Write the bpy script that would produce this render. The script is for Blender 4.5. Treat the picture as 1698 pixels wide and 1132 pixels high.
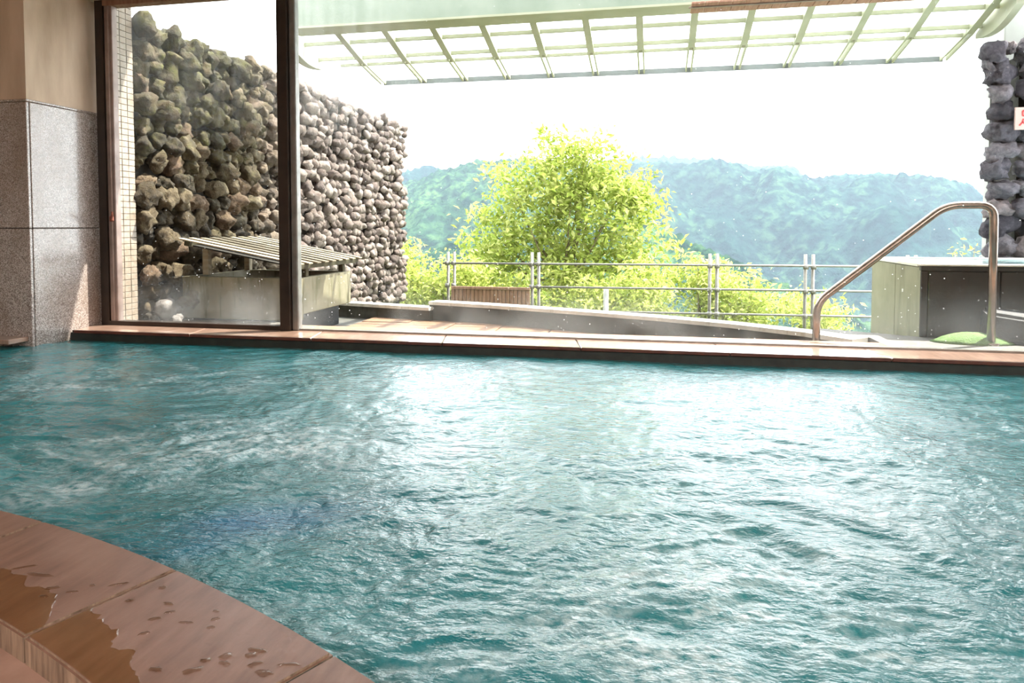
import bpy, bmesh, math, random
import numpy as np
from mathutils import Vector, Matrix, noise

random.seed(7); rng = np.random.default_rng(7)
for o in list(bpy.data.objects): bpy.data.objects.remove(o)
scene = bpy.context.scene
COL = scene.collection

# ---------------------------------------------------------------- camera, sky, sun, exposure
CAMZ = 0.72
cam = bpy.data.cameras.new('camera'); cam_o = bpy.data.objects.new('camera', cam); COL.objects.link(cam_o)
cam.sensor_width = 36.0; cam.lens = 36.0 * 1165.0 / 1698.0
cam.shift_y = -0.0837; cam.clip_end = 5000; cam.clip_start = 0.05
cam_o.location = (0, 0, CAMZ); cam_o.rotation_euler = (math.radians(90 - 2.4), 0, math.radians(11.5))
scene.camera = cam_o

world = bpy.data.worlds.new('sky'); scene.world = world; world.use_nodes = True
bg = world.node_tree.nodes['Background']
bg.inputs[0].default_value = (0.93, 0.97, 1.0, 1); bg.inputs[1].default_value = 3.6

sun = bpy.data.lights.new('sun', 'SUN'); sun_o = bpy.data.objects.new('sun', sun); COL.objects.link(sun_o)
sun.energy = 11.0; sun.angle = math.radians(0.6); sun.color = (1.0, 0.95, 0.86)
sun_o.rotation_euler = Vector((0.46, 0.29, 0.94)).to_track_quat('Z', 'Y').to_euler()

def fill_lamp(loc, size, power, color):  # unseen area lights added behind the camera to brighten the room
    l = bpy.data.lights.new('fill_light', 'AREA'); l.shape = 'SQUARE'; l.size = size; l.energy = power; l.color = color
    o = bpy.data.objects.new('fill_light', l); COL.objects.link(o); o.location = loc; return o
for lx, ly, lp in ((-2.2, -3.0, 90), (0.4, -3.2, 90), (2.9, -1.6, 150)):
    fill_lamp((lx, ly, 2.56), 1.0, lp, (1.0, 0.965, 0.94))

vs = scene.view_settings
vs.view_transform = 'Standard'; vs.look = 'None'; vs.gamma = 1.0; vs.use_curve_mapping = False; vs.exposure = 1.0
cy = scene.cycles
cy.max_bounces = 8; cy.diffuse_bounces = 4; cy.glossy_bounces = 4; cy.transmission_bounces = 6
cy.transparent_max_bounces = 16; cy.volume_bounces = 0; cy.sample_clamp_indirect = 6.0; cy.use_denoising = True
cy.caustics_reflective = False; cy.caustics_refractive = False

# ---------------------------------------------------------------- helpers
def lin(c):
    return tuple(((v / 255) / 12.92 if v / 255 <= 0.04045 else ((v / 255 + 0.055) / 1.055) ** 2.4) for v in c) + (1.0,)

class NT:
    """small node builder"""
    def __init__(s, name):
        s.m = bpy.data.materials.new(name); s.m.use_nodes = True
        s.t = s.m.node_tree; s.p = s.t.nodes['Principled BSDF']; s.out = s.t.nodes['Material Output']
    def n(s, typ, **kw):
        nd = s.t.nodes.new(typ)
        for k, v in kw.items():
            if k.startswith('i_'): nd.inputs[k[2:].replace('_', ' ')].default_value = v
            else: setattr(nd, k, v)
        return nd
    def l(s, a, b): s.t.links.new(a, b)
    def pos(s):
        return s.n('ShaderNodeNewGeometry').outputs['Position']
    def front(s):
        # a thin film reflects once, on its outer face (no total reflection on the way out)
        return s.math('SUBTRACT', 1.0, s.n('ShaderNodeNewGeometry').outputs['Backfacing'])
    def obj(s):
        return s.n('ShaderNodeTexCoord').outputs['Object']
    def scaled(s, vec, sc):
        m = s.n('ShaderNodeVectorMath', operation='MULTIPLY'); s.l(vec, m.inputs[0]); m.inputs[1].default_value = sc; return m.outputs[0]
    def noise(s, vec, scale, detail=4, rough=0.55):
        nd = s.n('ShaderNodeTexNoise'); nd.inputs['Scale'].default_value = scale; nd.inputs['Detail'].default_value = detail
        nd.inputs['Roughness'].default_value = rough; s.l(vec, nd.inputs['Vector']); return nd.outputs['Fac']
    def ramp(s, fac, stops):
        nd = s.n('ShaderNodeValToRGB'); cr = nd.color_ramp
        while len(cr.elements) < len(stops): cr.elements.new(0.5)
        for e, (p, c) in zip(cr.elements, stops): e.position = p; e.color = c if len(c) == 4 else lin(c)
        s.l(fac, nd.inputs[0]); return nd.outputs[0]
    def mapr(s, v, a, b, c=0.0, d=1.0):
        nd = s.n('ShaderNodeMapRange'); nd.interpolation_type = 'SMOOTHSTEP'
        s.l(v, nd.inputs[0])
        for i, x in enumerate((a, b, c, d)): nd.inputs[i + 1].default_value = x
        return nd.outputs[0]
    def mix(s, f, a, b, typ='MIX'):
        nd = s.n('ShaderNodeMix', data_type='RGBA', blend_type=typ)
        if isinstance(f, (int, float)): nd.inputs[0].default_value = f
        else: s.l(f, nd.inputs[0])
        for sock, v in ((nd.inputs[6], a), (nd.inputs[7], b)):
            if isinstance(v, tuple): sock.default_value = v if len(v) == 4 else lin(v)
            else: s.l(v, sock)
        return nd.outputs[2]
    def math(s, op, a, b=0.0):
        nd = s.n('ShaderNodeMath', operation=op)
        for i, v in enumerate((a, b)):
            if isinstance(v, (int, float)): nd.inputs[i].default_value = v
            else: s.l(v, nd.inputs[i])
        return nd.outputs[0]
    def xyz(s, v):
        nd = s.n('ShaderNodeSeparateXYZ'); s.l(v, nd.inputs[0]); return nd.outputs
    def bump(s, h, strength=0.3, dist=0.01):
        nd = s.n('ShaderNodeBump'); nd.inputs['Strength'].default_value = strength; nd.inputs['Distance'].default_value = dist
        s.l(h, nd.inputs['Height']); s.l(nd.outputs[0], s.p.inputs['Normal']); return nd
    def base(s, c):
        if isinstance(c, tuple): s.p.inputs['Base Color'].default_value = c if len(c) == 4 else lin(c)
        else: s.l(c, s.p.inputs['Base Color'])
    def set(s, **kw):
        for k, v in kw.items():
            k = k.replace('_', ' ')
            if isinstance(v, (int, float, tuple)): s.p.inputs[k].default_value = v
            else: s.l(v, s.p.inputs[k])

def simple(name, c1, c2, scale=8, rough=0.6, bump=0.15, bdist=0.004, metal=0.0, stretch=(1, 1, 1), lo=0.35, hi=0.65):
    n = NT(name); v = n.scaled(n.pos(), stretch)
    f = n.noise(v, scale, 5)
    n.base(n.ramp(f, [(lo, c1), (hi, c2)])); n.set(Roughness=rough, Metallic=metal)
    if bump: n.bump(n.noise(v, scale * 5, 4), bump, bdist)
    return n.m

# ---------------------------------------------------------------- materials
M = {}
M['plaster'] = simple('brown_plaster', (186, 164, 142), (212, 190, 168), 6, 0.85, 0.25, 0.003, stretch=(1, 1, 0.25))
def granite():
    n = NT('speckled_granite'); p = n.pos()
    v = n.n('ShaderNodeTexVoronoi'); v.inputs['Scale'].default_value = 210; n.l(p, v.inputs['Vector'])
    sp = n.ramp(v.outputs['Color'], [(0.2, (100, 90, 88)), (0.55, (156, 146, 142)), (0.85, (200, 192, 188))])
    big = n.noise(n.scaled(p, (1, 1, 0.5)), 3.2, 4)
    n.base(n.mix(n.mapr(big, 0.35, 0.7, 0, 0.55), sp, (112, 92, 76)))
    n.set(Roughness=0.24, Coat_Weight=0.6, Coat_Roughness=0.12); n.bump(v.outputs['Distance'], 0.03, 0.001); return n.m
M['granite'] = granite()
M['grout'] = simple('dark_grout', (40, 36, 33), (60, 54, 50), 20, 0.9, 0)
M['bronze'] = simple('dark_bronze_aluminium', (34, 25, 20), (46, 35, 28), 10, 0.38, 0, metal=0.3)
M['bronze_lit'] = simple('lit_bronze_aluminium', (120, 104, 98), (140, 124, 118), 10, 0.4, 0, metal=0.3)  # paler copy of the bronze, light on the frame painted in
M['alu'] = simple('silver_aluminium', (150, 148, 144), (178, 176, 172), 10, 0.35, 0, metal=0.6)
M['rust'] = simple('rusty_latch', (110, 58, 44), (150, 92, 74), 40, 0.6, 0.2, metal=0.4)

def coping_mat(name, a, b, c, rough):
    n = NT(name); p = n.pos()
    grain = n.noise(n.scaled(p, (9.0, 1.6, 1)), 4, 5)
    blot = n.noise(p, 4.5, 5)
    col = n.mix(n.mapr(blot, 0.35, 0.7), n.ramp(grain, [(0.3, a), (0.6, b), (0.75, c)]), n.ramp(grain, [(0.3, b), (0.7, c)]))
    st = n.noise(n.scaled(p, (3, 10, 1)), 6, 6, 0.7)
    col = n.mix(n.mapr(st, 0.62, 0.72, 0, 0.45), col, a)
    n.base(col); n.set(Roughness=rough); n.bump(n.noise(n.scaled(p, (3, 1, 1)), 90, 4), 0.12, 0.002); return n.m
M['coping'] = coping_mat('brown_sandstone_coping', (116, 82, 66), (140, 104, 86), (152, 118, 102), 0.38)
M['coping_far'] = coping_mat('wet_brown_sandstone', (120, 92, 78), (146, 116, 100), (168, 140, 124), 0.3)
M['coping_far'].node_tree.nodes['Principled BSDF'].inputs['Coat Weight'].default_value = 1.0
M['coping_far'].node_tree.nodes['Principled BSDF'].inputs['Coat Roughness'].default_value = 0.05
M['coping_far'].node_tree.nodes['Principled BSDF'].inputs['Coat IOR'].default_value = 1.75
M['coping_side'] = simple('stained_coping_side', (92, 74, 60), (150, 128, 108), 22, 0.5, 0.15, stretch=(3, 3, 0.3))
M['edge_red'] = simple('red_brown_stone_edge', (74, 34, 24), (96, 50, 36), 14, 0.5, 0.1)
M['basin'] = simple('dark_pool_wall', (26, 32, 30), (40, 46, 42), 12, 0.5, 0.1)
M['floor'] = simple('wet_floor_stone', (150, 116, 100), (172, 138, 122), 9, 0.3, 0.1)
M['ceiling'] = simple('pale_ceiling_board', (176, 164, 150), (190, 178, 164), 5, 0.9, 0)
M['tile'] = simple('cream_glazed_tile', (196, 178, 158), (222, 206, 188), 30, 0.35, 0.05)
M['mortar_l'] = simple('tile_grout', (120, 104, 90), (140, 124, 108), 30, 0.9, 0)

def stone_mat(name, dark, mid, light, moss=True):
    n = NT(name); p = n.pos()
    rnd = n.n('ShaderNodeObjectInfo').outputs['Random']
    at = n.n('ShaderNodeAttribute'); at.attribute_name = 'tint'
    r = n.math('FRACT', n.math('ADD', rnd, at.outputs['Fac']))
    tex = n.noise(p, 26, 6, 0.65)
    col = n.ramp(n.math('ADD', n.math('MULTIPLY', tex, 0.6), n.math('MULTIPLY', r, 0.4)),
                 [(0.30, dark), (0.52, mid), (0.72, light)])
    warm = n.ramp(tex, [(0.3, (96, 62, 46)), (0.7, (196, 150, 122))])
    col = n.mix(n.mapr(r, 0.80, 0.9, 0, 0.7 if moss else 0.2), col, warm)
    if moss:
        c = n.xyz(p)
        # far half of the wall: pinkish lava stone, painted paler for its sunlit look
        far = n.mapr(c['Y'], 6.2, 7.6)
        pale = n.ramp(n.math('ADD', n.math('MULTIPLY', tex, 0.6), n.math('MULTIPLY', r, 0.4)),
                      [(0.25, (104, 88, 84)), (0.48, (186, 164, 154)), (0.7, (238, 220, 208))])
        col = n.mix(far, col, pale)
        up = n.math('MULTIPLY', n.mapr(c['Z'], 0.9, 1.8), n.mapr(c['Y'], 7.4, 5.6))
        ms = n.noise(p, 4.5, 6, 0.7)
        mm = n.math('MULTIPLY', n.mapr(ms, 0.36, 0.56), n.math('ADD', n.math('MULTIPLY', up, 0.75), 0.14))
        gr = n.ramp(n.noise(p, 14, 4), [(0.35, (58, 56, 22)), (0.6, (116, 112, 44)), (0.75, (150, 160, 50))])
        col = n.mix(mm, col, gr)
    n.base(col); n.set(Roughness=0.85)
    n.bump(n.noise(p, 48, 6, 0.75), 1.0, 0.03); return n.m
M['lava'] = stone_mat('mossy_lava_stone', (62, 50, 34), (132, 110, 78), (204, 184, 146))
M['lava_pillar'] = stone_mat('grey_lava_stone', (72, 68, 80), (120, 114, 124), (170, 162, 168), moss=False)
M['lava_mortar'] = simple('gap_shade_mortar', (24, 22, 18), (44, 40, 32), 14, 0.95, 0.5, 0.01)  # mortar darkened so its colour adds shade in the gaps between stones
M['white_rock'] = simple('pale_limestone_rock', (160, 150, 142), (206, 198, 192), 14, 0.8, 0.5, 0.01)

def concrete(name, a, b, stain, sc=3):
    n = NT(name); p = n.pos()
    f = n.noise(p, sc, 6, 0.65); f2 = n.noise(n.scaled(p, (4, 4, 0.6)), 3, 5, 0.7)
    col = n.mix(n.mapr(f2, 0.5, 0.68, 0, 0.7), n.ramp(f, [(0.3, a), (0.7, b)]), stain)
    n.base(col); n.set(Roughness=0.7); n.bump(n.noise(p, 50, 5), 0.25, 0.004); return n.m
M['box'] = concrete('mossy_concrete', (142, 134, 104), (186, 178, 148), (112, 112, 66))
M['curb_face'] = concrete('shaded_aggregate_curb', (92, 92, 86), (128, 128, 120), (74, 74, 62), 6)  # shade of the face turned from the sun, painted into its grey
M['curb_top'] = concrete('sunlit_stone_cap', (190, 188, 180), (216, 214, 206), (160, 156, 140), 4)  # sunlit white of the curb tops, painted into the caps
M['deck'] = concrete('grey_wet_mortar', (132, 128, 120), (164, 160, 152), (112, 106, 96), 5)
M['red_slab'] = concrete('orange_brown_paving', (176, 128, 92), (204, 160, 124), (140, 96, 68), 5)
M['tub_side'] = concrete('lit_olive_panel', (158, 156, 118), (182, 180, 144), (136, 132, 96), 5)  # olive side, its skylit brightness painted into the colour
M['tub_front'] = concrete('shaded_wood_panel', (84, 78, 66), (110, 102, 88), (100, 74, 54), 5)  # front painted darker for the shade on that side
M['tub_rim'] = simple('pale_tub_rim', (206, 202, 190), (228, 226, 218), 12, 0.3, 0.05)
M['tub_water'] = simple('pale_cyan_bath_water', (120, 188, 198), (150, 208, 214), 8, 0.03, 0.2, 0.01)
M['dark_rock'] = simple('wet_black_stone', (46, 50, 56), (74, 78, 84), 16, 0.45, 0.5, 0.008)
M['moss'] = simple('bright_green_moss', (118, 158, 84), (150, 188, 110), 22, 0.95, 0.6, 0.01)
M['soil'] = simple('hillside_soil', (70, 84, 40), (110, 126, 60), 3, 0.95, 0.4, 0.02)
M['slat'] = simple('weathered_grey_timber', (196, 178, 146), (232, 218, 190), 12, 0.8, 0.25, 0.003, stretch=(0.2, 3, 3))
M['slat_dark'] = simple('mossy_dark_timber', (70, 66, 42), (104, 98, 66), 12, 0.85, 0.25, 0.003)
M['gap_shade'] = simple('lid_gap_shade', (22, 20, 14), (36, 32, 24), 12, 0.9, 0.2)  # near-black that paints the shade seen between the lid slats
M['panelwood'] = simple('brown_fence_timber', (150, 108, 84), (184, 142, 114), 10, 0.8, 0.2, 0.003, stretch=(4, 4, 0.4))
M['soffit'] = simple('red_brown_soffit_timber', (176, 130, 106), (204, 158, 132), 10, 0.7, 0.1, stretch=(5, 0.5, 1))
M['steel_green'] = simple('pale_green_painted_steel', (172, 190, 168), (192, 206, 186), 4, 0.5, 0.05)
M['rib_paint'] = simple('cream_green_painted_steel', (198, 202, 170), (216, 218, 190), 4, 0.5, 0.05)
M['steel'] = simple('brushed_stainless_steel', (140, 126, 118), (168, 154, 146), 20, 0.25, 0, metal=0.85)
M['pipe'] = simple('galvanised_pipe', (186, 182, 172), (212, 208, 198), 30, 0.4, 0, metal=0.3)
M['edge_paint'] = simple('pale_grey_blue_strip', (196, 206, 206), (208, 218, 218), 4, 0.5, 0)
M['white_paint'] = simple('white_painted_column', (222, 224, 216), (236, 238, 232), 4, 0.6, 0)
M['sign'] = simple('pale_pink_sign_board', (226, 190, 180), (236, 204, 194), 4, 0.6, 0)
M['sign_red'] = simple('red_sign_paint', (176, 44, 48), (190, 58, 60), 4, 0.6, 0)
M['bark'] = simple('grey_brown_bark', (74, 66, 46), (118, 108, 76), 14, 0.9, 0.5, 0.01)

def leaf_mat(name, a, b, c):
    n = NT(name)
    at = n.n('ShaderNodeAttribute'); at.attribute_name = 'tint'
    col = n.ramp(at.outputs['Fac'], [(0.0, a), (0.5, b), (1.0, c)])
    d = n.n('ShaderNodeBsdfDiffuse'); t = n.n('ShaderNodeBsdfTranslucent'); mx = n.n('ShaderNodeMixShader')
    n.l(col, d.inputs[0]); n.l(col, t.inputs[0]); mx.inputs[0].default_value = 0.55
    n.l(d.outputs[0], mx.inputs[1]); n.l(t.outputs[0], mx.inputs[2]); n.l(mx.outputs[0], n.out.inputs[0]); return n.m
M['leaf'] = leaf_mat('fresh_yellow_green_leaf', (132, 160, 64), (196, 212, 104), (236, 238, 160))
M['leaf_b'] = leaf_mat('bush_yellow_green_leaf', (150, 176, 76), (206, 218, 116), (240, 240, 172))

def glass_mat(name, fog_up, fog_low, splash):
    """window pane: clear, thin reflections, misted where steam and spray have settled on it"""
    n = NT(name); p = n.pos(); c = n.xyz(p)
    fr = n.n('ShaderNodeFresnel'); fr.inputs[0].default_value = 1.35
    tr = n.n('ShaderNodeBsdfTransparent'); tr.inputs[0].default_value = (0.985, 0.995, 0.99, 1)
    gl = n.n('ShaderNodeBsdfGlossy'); gl.inputs['Roughness'].default_value = 0.0
    m1 = n.n('ShaderNodeMixShader'); n.l(n.math('MULTIPLY', n.math('MULTIPLY', fr.outputs[0], n.front()), 0.6), m1.inputs[0]); n.l(tr.outputs[0], m1.inputs[1]); n.l(gl.outputs[0], m1.inputs[2])
    df = n.n('ShaderNodeBsdfTranslucent'); df.inputs[0].default_value = (0.95, 0.96, 0.96, 1)
    streak = n.noise(n.scaled(p, (26, 1, 0.9)), 1.0, 4, 0.6)
    up = n.math('MULTIPLY', n.mapr(c['Z'], 1.15, 1.65), n.mapr(streak, 0.35, 0.7, 0.3, 1.0))
    up = n.math('MULTIPLY', up, n.math('MULTIPLY', n.mapr(c['X'], -1.3, -2.2), fog_up))
    low = n.math('MULTIPLY', n.mapr(c['Z'], 0.42, 0.05), n.math('MULTIPLY', n.mapr(n.noise(p, 2.2, 4), 0.3, 0.65), fog_low))
    vo = n.n('ShaderNodeTexVoronoi'); vo.inputs['Scale'].default_value = 55; n.l(p, vo.inputs['Vector'])
    dens = n.mapr(c['Z'], 0.55, 0.05, 0.02, 0.24)
    cs = n.n('ShaderNodeSeparateColor'); n.l(vo.outputs['Color'], cs.inputs[0])
    dots = n.math('MULTIPLY', n.math('LESS_THAN', vo.outputs['Distance'], n.math('MULTIPLY', cs.outputs[0], 0.19)),
                  n.math('LESS_THAN', cs.outputs[1], dens))
    fac = n.math('ADD', n.math('ADD', up, low), n.math('MULTIPLY', dots, splash))
    fac = n.math('MINIMUM', fac, 0.8)
    m2 = n.n('ShaderNodeMixShader'); n.l(fac, m2.inputs[0]); n.l(m1.outputs[0], m2.inputs[1]); n.l(df.outputs[0], m2.inputs[2])
    n.l(m2.outputs[0], n.out.inputs[0]); return n.m
M['glass'] = glass_mat('misted_window_glass', 0.09, 0.035, 0.4)
M['glass_l'] = glass_mat('clear_window_glass', 0.03, 0.05, 0.4)
def clear_glass(name, tint, milky):
    n = NT(name)
    tr = n.n('ShaderNodeBsdfTransparent'); tr.inputs[0].default_value = tint
    df = n.n('ShaderNodeBsdfTranslucent'); df.inputs[0].default_value = (0.95, 0.97, 0.96, 1)
    mx = n.n('ShaderNodeMixShader'); mx.inputs[0].default_value = milky
    n.l(tr.outputs[0], mx.inputs[1]); n.l(df.outputs[0], mx.inputs[2]); n.l(mx.outputs[0], n.out.inputs[0]); return n.m
M['roof_glass'] = clear_glass('milky_roof_glass', (0.97, 0.99, 0.98, 1), 0.15)
M['edge_glass'] = clear_glass('grey_blue_glass_edge', (0.72, 0.79, 0.80, 1), 0.2)

def wet_mat(name, tint, gloss):
    n = NT(name)
    tr = n.n('ShaderNodeBsdfTransparent'); tr.inputs[0].default_value = tint
    gl = n.n('ShaderNodeBsdfGlossy'); gl.inputs['Roughness'].default_value = 0.04
    fr = n.n('ShaderNodeFresnel'); fr.inputs[0].default_value = 1.33
    mx = n.n('ShaderNodeMixShader'); n.l(n.math('MULTIPLY', n.math('MULTIPLY', fr.outputs[0], n.front()), gloss), mx.inputs[0])
    n.l(tr.outputs[0], mx.inputs[1]); n.l(gl.outputs[0], mx.inputs[2]); n.l(mx.outputs[0], n.out.inputs[0]); return n.m
M['wet'] = wet_mat('thin_water_film', (0.84, 0.74, 0.60, 1), 0.8)
M['drop'] = wet_mat('clear_water_drop', (0.80, 0.74, 0.68, 1), 1.0)

def water_mat():
    n = NT('turquoise_aerated_pool_water'); p = n.pos()
    at = n.n('ShaderNodeAttribute'); at.attribute_name = 'foam'
    foamf = at.outputs['Fac']
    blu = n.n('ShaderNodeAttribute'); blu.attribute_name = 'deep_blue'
    big = n.noise(p, 0.9, 3)
    teal = n.ramp(big, [(0.35, (0.014, 0.125, 0.145, 1)), (0.65, (0.034, 0.190, 0.206, 1))])
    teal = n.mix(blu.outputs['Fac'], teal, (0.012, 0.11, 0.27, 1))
    fine = n.noise(n.scaled(p, (1, 1.6, 1)), 30, 5, 0.6)
    fm = n.math('MULTIPLY', foamf, n.mapr(fine, 0.30, 0.72))
    n.base(n.mix(fm, teal, (0.54, 0.66, 0.69, 1)))
    n.set(Roughness=0.045, IOR=1.37)
    h = n.math('ADD', n.noise(n.scaled(p, (0.8, 1.5, 1)), 30, 3, 0.55), n.math('MULTIPLY', n.noise(n.scaled(p, (1, 1.3, 1)), 85, 3), 0.35))
    n.bump(h, 0.5, 0.013); return n.m
M['water'] = water_mat()

def mountain_mat(name, a, b, c, sc):
    n = NT(name); p = n.pos()
    f = n.noise(p, sc, 6, 0.6); f2 = n.noise(n.scaled(p, (1, 0.35, 1)), sc * 0.12, 4, 0.55)
    col = n.mix(n.mapr(f2, 0.38, 0.62), n.ramp(f, [(0.38, a), (0.62, b)]), n.ramp(f, [(0.38, a), (0.5, b), (0.62, c)]))
    n.base(col); n.set(Roughness=1.0); n.p.inputs['Specular IOR Level'].default_value = 0
    n.bump(f, 1.0, 6.0); return n.m
M['mount_far'] = mountain_mat('hazed_far_forest', (22, 46, 54), (44, 78, 78), (84, 118, 96), 0.09)  # blue-green base, part of the distance haze painted into the forest colour
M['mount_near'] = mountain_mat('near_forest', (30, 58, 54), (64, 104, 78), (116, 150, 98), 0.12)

def albedo(names, k):
    """scale the diffuse reflectance of a set of materials (sunlit outdoor surfaces are darker than they photograph)"""
    for nm in names:
        for nd in M[nm].node_tree.nodes:
            if nd.type == 'VALTORGB':
                for e in nd.color_ramp.elements: e.color = tuple(v * k for v in e.color[:3]) + (1,)
            elif nd.type == 'MIX':
                for sck in (nd.inputs[6], nd.inputs[7]):
                    if not sck.is_linked: sck.default_value = tuple(v * k for v in sck.default_value[:3]) + (1,)
albedo(['leaf', 'leaf_b'], 0.6)
albedo(['lava', 'white_rock', 'box', 'slat', 'slat_dark', 'tub_side', 'tub_front', 'panelwood', 'red_slab', 'deck', 'curb_face', 'dark_rock', 'moss', 'tub_water', 'soil'], 0.5)
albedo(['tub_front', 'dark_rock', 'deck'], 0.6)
albedo(['lava', 'lava_mortar', 'moss', 'curb_face', 'red_slab'], 0.75)
albedo(['sign', 'white_paint', 'edge_paint'], 0.55)
albedo(['tile'], 0.75)
albedo(['edge_paint'], 0.4)
albedo(['plaster', 'floor'], 0.84)
albedo(['white_paint'], 0.7)
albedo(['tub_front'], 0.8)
albedo(['steel_green'], 0.72)
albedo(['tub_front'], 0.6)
albedo(['white_rock', 'alu'], 0.5)
albedo(['coping'], 0.74)
albedo(['lava_pillar'], 0.75)
albedo(['mount_far', 'mount_near'], 0.36)
albedo(['steel_green', 'soffit', 'tile'], 0.56)
albedo(['rib_paint'], 0.5)
albedo(['pipe'], 0.3)
# ---------------------------------------------------------------- mesh helpers
def link(name, me, mats, parent=None):
    if not isinstance(mats, (list, tuple)): mats = [mats]
    for m in mats: me.materials.append(m)
    o = bpy.data.objects.new(name, me); COL.objects.link(o)
    if parent: o.parent = parent
    return o
def obj(name, bm, mat, parent=None, smooth=False):
    me = bpy.data.meshes.new(name); bm.normal_update(); bm.to_mesh(me); bm.free()
    if smooth: me.polygons.foreach_set('use_smooth', [True] * len(me.polygons))
    return link(name, me, mat, parent)
def empty(name, loc=(0, 0, 0)):
    o = bpy.data.objects.new(name, None); o.empty_display_size = 0.1; COL.objects.link(o); o.location = loc; return o
def tag(o, label=None, cat=None, group=None, kind=None):
    if label: o['label'] = label
    if cat: o['category'] = cat
    if group: o['group'] = group
    if kind: o['kind'] = kind
    return o
def box(bm, x0, x1, y0, y1, z0, z1, bev=0.0):
    vs_ = [bm.verts.new(c) for c in ((x0, y0, z0), (x1, y0, z0), (x1, y1, z0), (x0, y1, z0), (x0, y0, z1), (x1, y0, z1), (x1, y1, z1), (x0, y1, z1))]
    fs = [bm.faces.new([vs_[i] for i in q]) for q in ((3, 2, 1, 0), (4, 5, 6, 7), (0, 1, 5, 4), (1, 2, 6, 5), (2, 3, 7, 6), (3, 0, 4, 7))]
    if bev > 0:
        es = set(e for f in fs for e in f.edges)
        bmesh.ops.bevel(bm, geom=list(es), offset=bev, segments=1, affect='EDGES')
    return vs_
def boxo(name, x0, x1, y0, y1, z0, z1, mat, parent=None, bev=0.0, at=None):
    bm = bmesh.new(); box(bm, x0, x1, y0, y1, z0, z1, bev)
    if at: bmesh.ops.translate(bm, vec=-Vector(at), verts=bm.verts)
    o = obj(name, bm, mat, parent)
    if at: o.location = at
    return o
def tube(bm, pts, r, seg=10, cap=True):
    pts = [Vector(p) for p in pts]; rings = []
    rs = r if isinstance(r, (list, tuple)) else [r] * len(pts)
    ref = None
    for i, p in enumerate(pts):
        t = (pts[min(i + 1, len(pts) - 1)] - pts[max(i - 1, 0)]).normalized()
        if ref is None: ref = t.orthogonal().normalized()
        ref = (ref - t * ref.dot(t)).normalized(); b = t.cross(ref)
        rings.append([bm.verts.new(p + (ref * math.cos(2 * math.pi * k / seg) + b * math.sin(2 * math.pi * k / seg)) * rs[i]) for k in range(seg)])
    for a, b in zip(rings[:-1], rings[1:]):
        for k in range(seg): bm.faces.new((a[k], a[(k + 1) % seg], b[(k + 1) % seg], b[k]))
    if cap:
        bm.faces.new(list(reversed(rings[0]))); bm.faces.new(rings[-1])
def prism(bm, poly, z0, z1):
    a = [bm.verts.new((x, y, z0)) for x, y in poly]; b = [bm.verts.new((x, y, z1)) for x, y in poly]
    n = len(poly); bm.faces.new(list(reversed(a))); bm.faces.new(b)
    for i in range(n): bm.faces.new((a[i], a[(i + 1) % n], b[(i + 1) % n], b[i]))
    bmesh.ops.recalc_face_normals(bm, faces=bm.faces)
def struct(o, label=None):
    o['kind'] = 'structure'
    if label: o['label'] = label
    return o

# ---------------------------------------------------------------- room shell
WY = 4.45                                   # window plane
R0, CX, CY = 4.0, -2.4, -2.46               # pool's curved near rim
bm = bmesh.new()
poly = [(-5.3, -4.2), (3.6, -4.2)]
arc = [(CX + (R0 - 0.27) * math.sin(math.radians(a)), CY + (R0 - 0.27) * math.cos(math.radians(a))) for a in range(72, -46, -3)]
arc = [(x, y) for x, y in arc if -5.3 <= x <= 3.6]
prism(bm, poly + [(3.6, arc[0][1])] + arc + [(-5.3, arc[-1][1])], -0.35, -0.05)
struct(obj('floor', bm, M['floor']), 'wet brown stone floor behind the curved pool rim')
struct(boxo('ceiling', -5.3, 3.6, -4.2, 4.6, 2.60, 2.72, M['ceiling']))
struct(boxo('wall_back', -5.3, 3.6, -4.3, -4.2, -0.35, 2.6, M['plaster']))
struct(boxo('wall_right', 3.6, 3.7, -4.2, 4.6, -1.1, 2.6, M['plaster']))
struct(boxo('wall_left', -5.4, -5.3, -4.2, 4.6, -1.1, 2.6, M['plaster']))
struct(boxo('wall_front', -4.0, 3.6, 4.40, 4.55, 2.34, 2.6, M['plaster']), 'brown lintel above the windows')

struct(boxo('roof_eave', -5.3, 3.6, 4.56, 5.16, 3.20, 3.32, M['plaster']), 'eave of the building above the window')
# granite-clad pillar at the left
pil = struct(boxo('trim_1', -5.3, -4.012, 3.882, 4.56, -1.0, 2.6, M['plaster']), 'brown plastered pillar with granite cladding below, left of the windows')
def panel(x0, x1, y0, y1, z0, z1): return boxo('granite_panel', x0, x1, y0, y1, z0, z1, M['granite'], pil, 0.003)
boxo('panel_joint', -5.3, -4.006, 3.876, 4.46, -0.9, 1.525, M['grout'], pil)
for z0, z1 in ((-0.9, 0.704), (0.710, 1.528)):
    panel(-4.020, -4.0, 3.895, 4.462, z0, z1)
    panel(-4.62, -4.003, 3.870, 3.892, z0, z1); panel(-5.3, -4.626, 3.870, 3.892, z0, z1)
boxo('cladding_cap', -5.3, -3.997, 3.867, 4.464, 1.530, 1.545, M['granite'], pil, 0.003)

# pool basin
bas = struct(empty('trim_2'), 'dark sunken pool basin')
boxo('basin_floor', -5.3, 3.6, -1.0, 4.16, -1.1, -1.0, M['basin'], bas)
boxo('basin_wall', -5.3, 3.6, 4.175, 4.38, -1.0, -0.021, M['basin'], bas)

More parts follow.
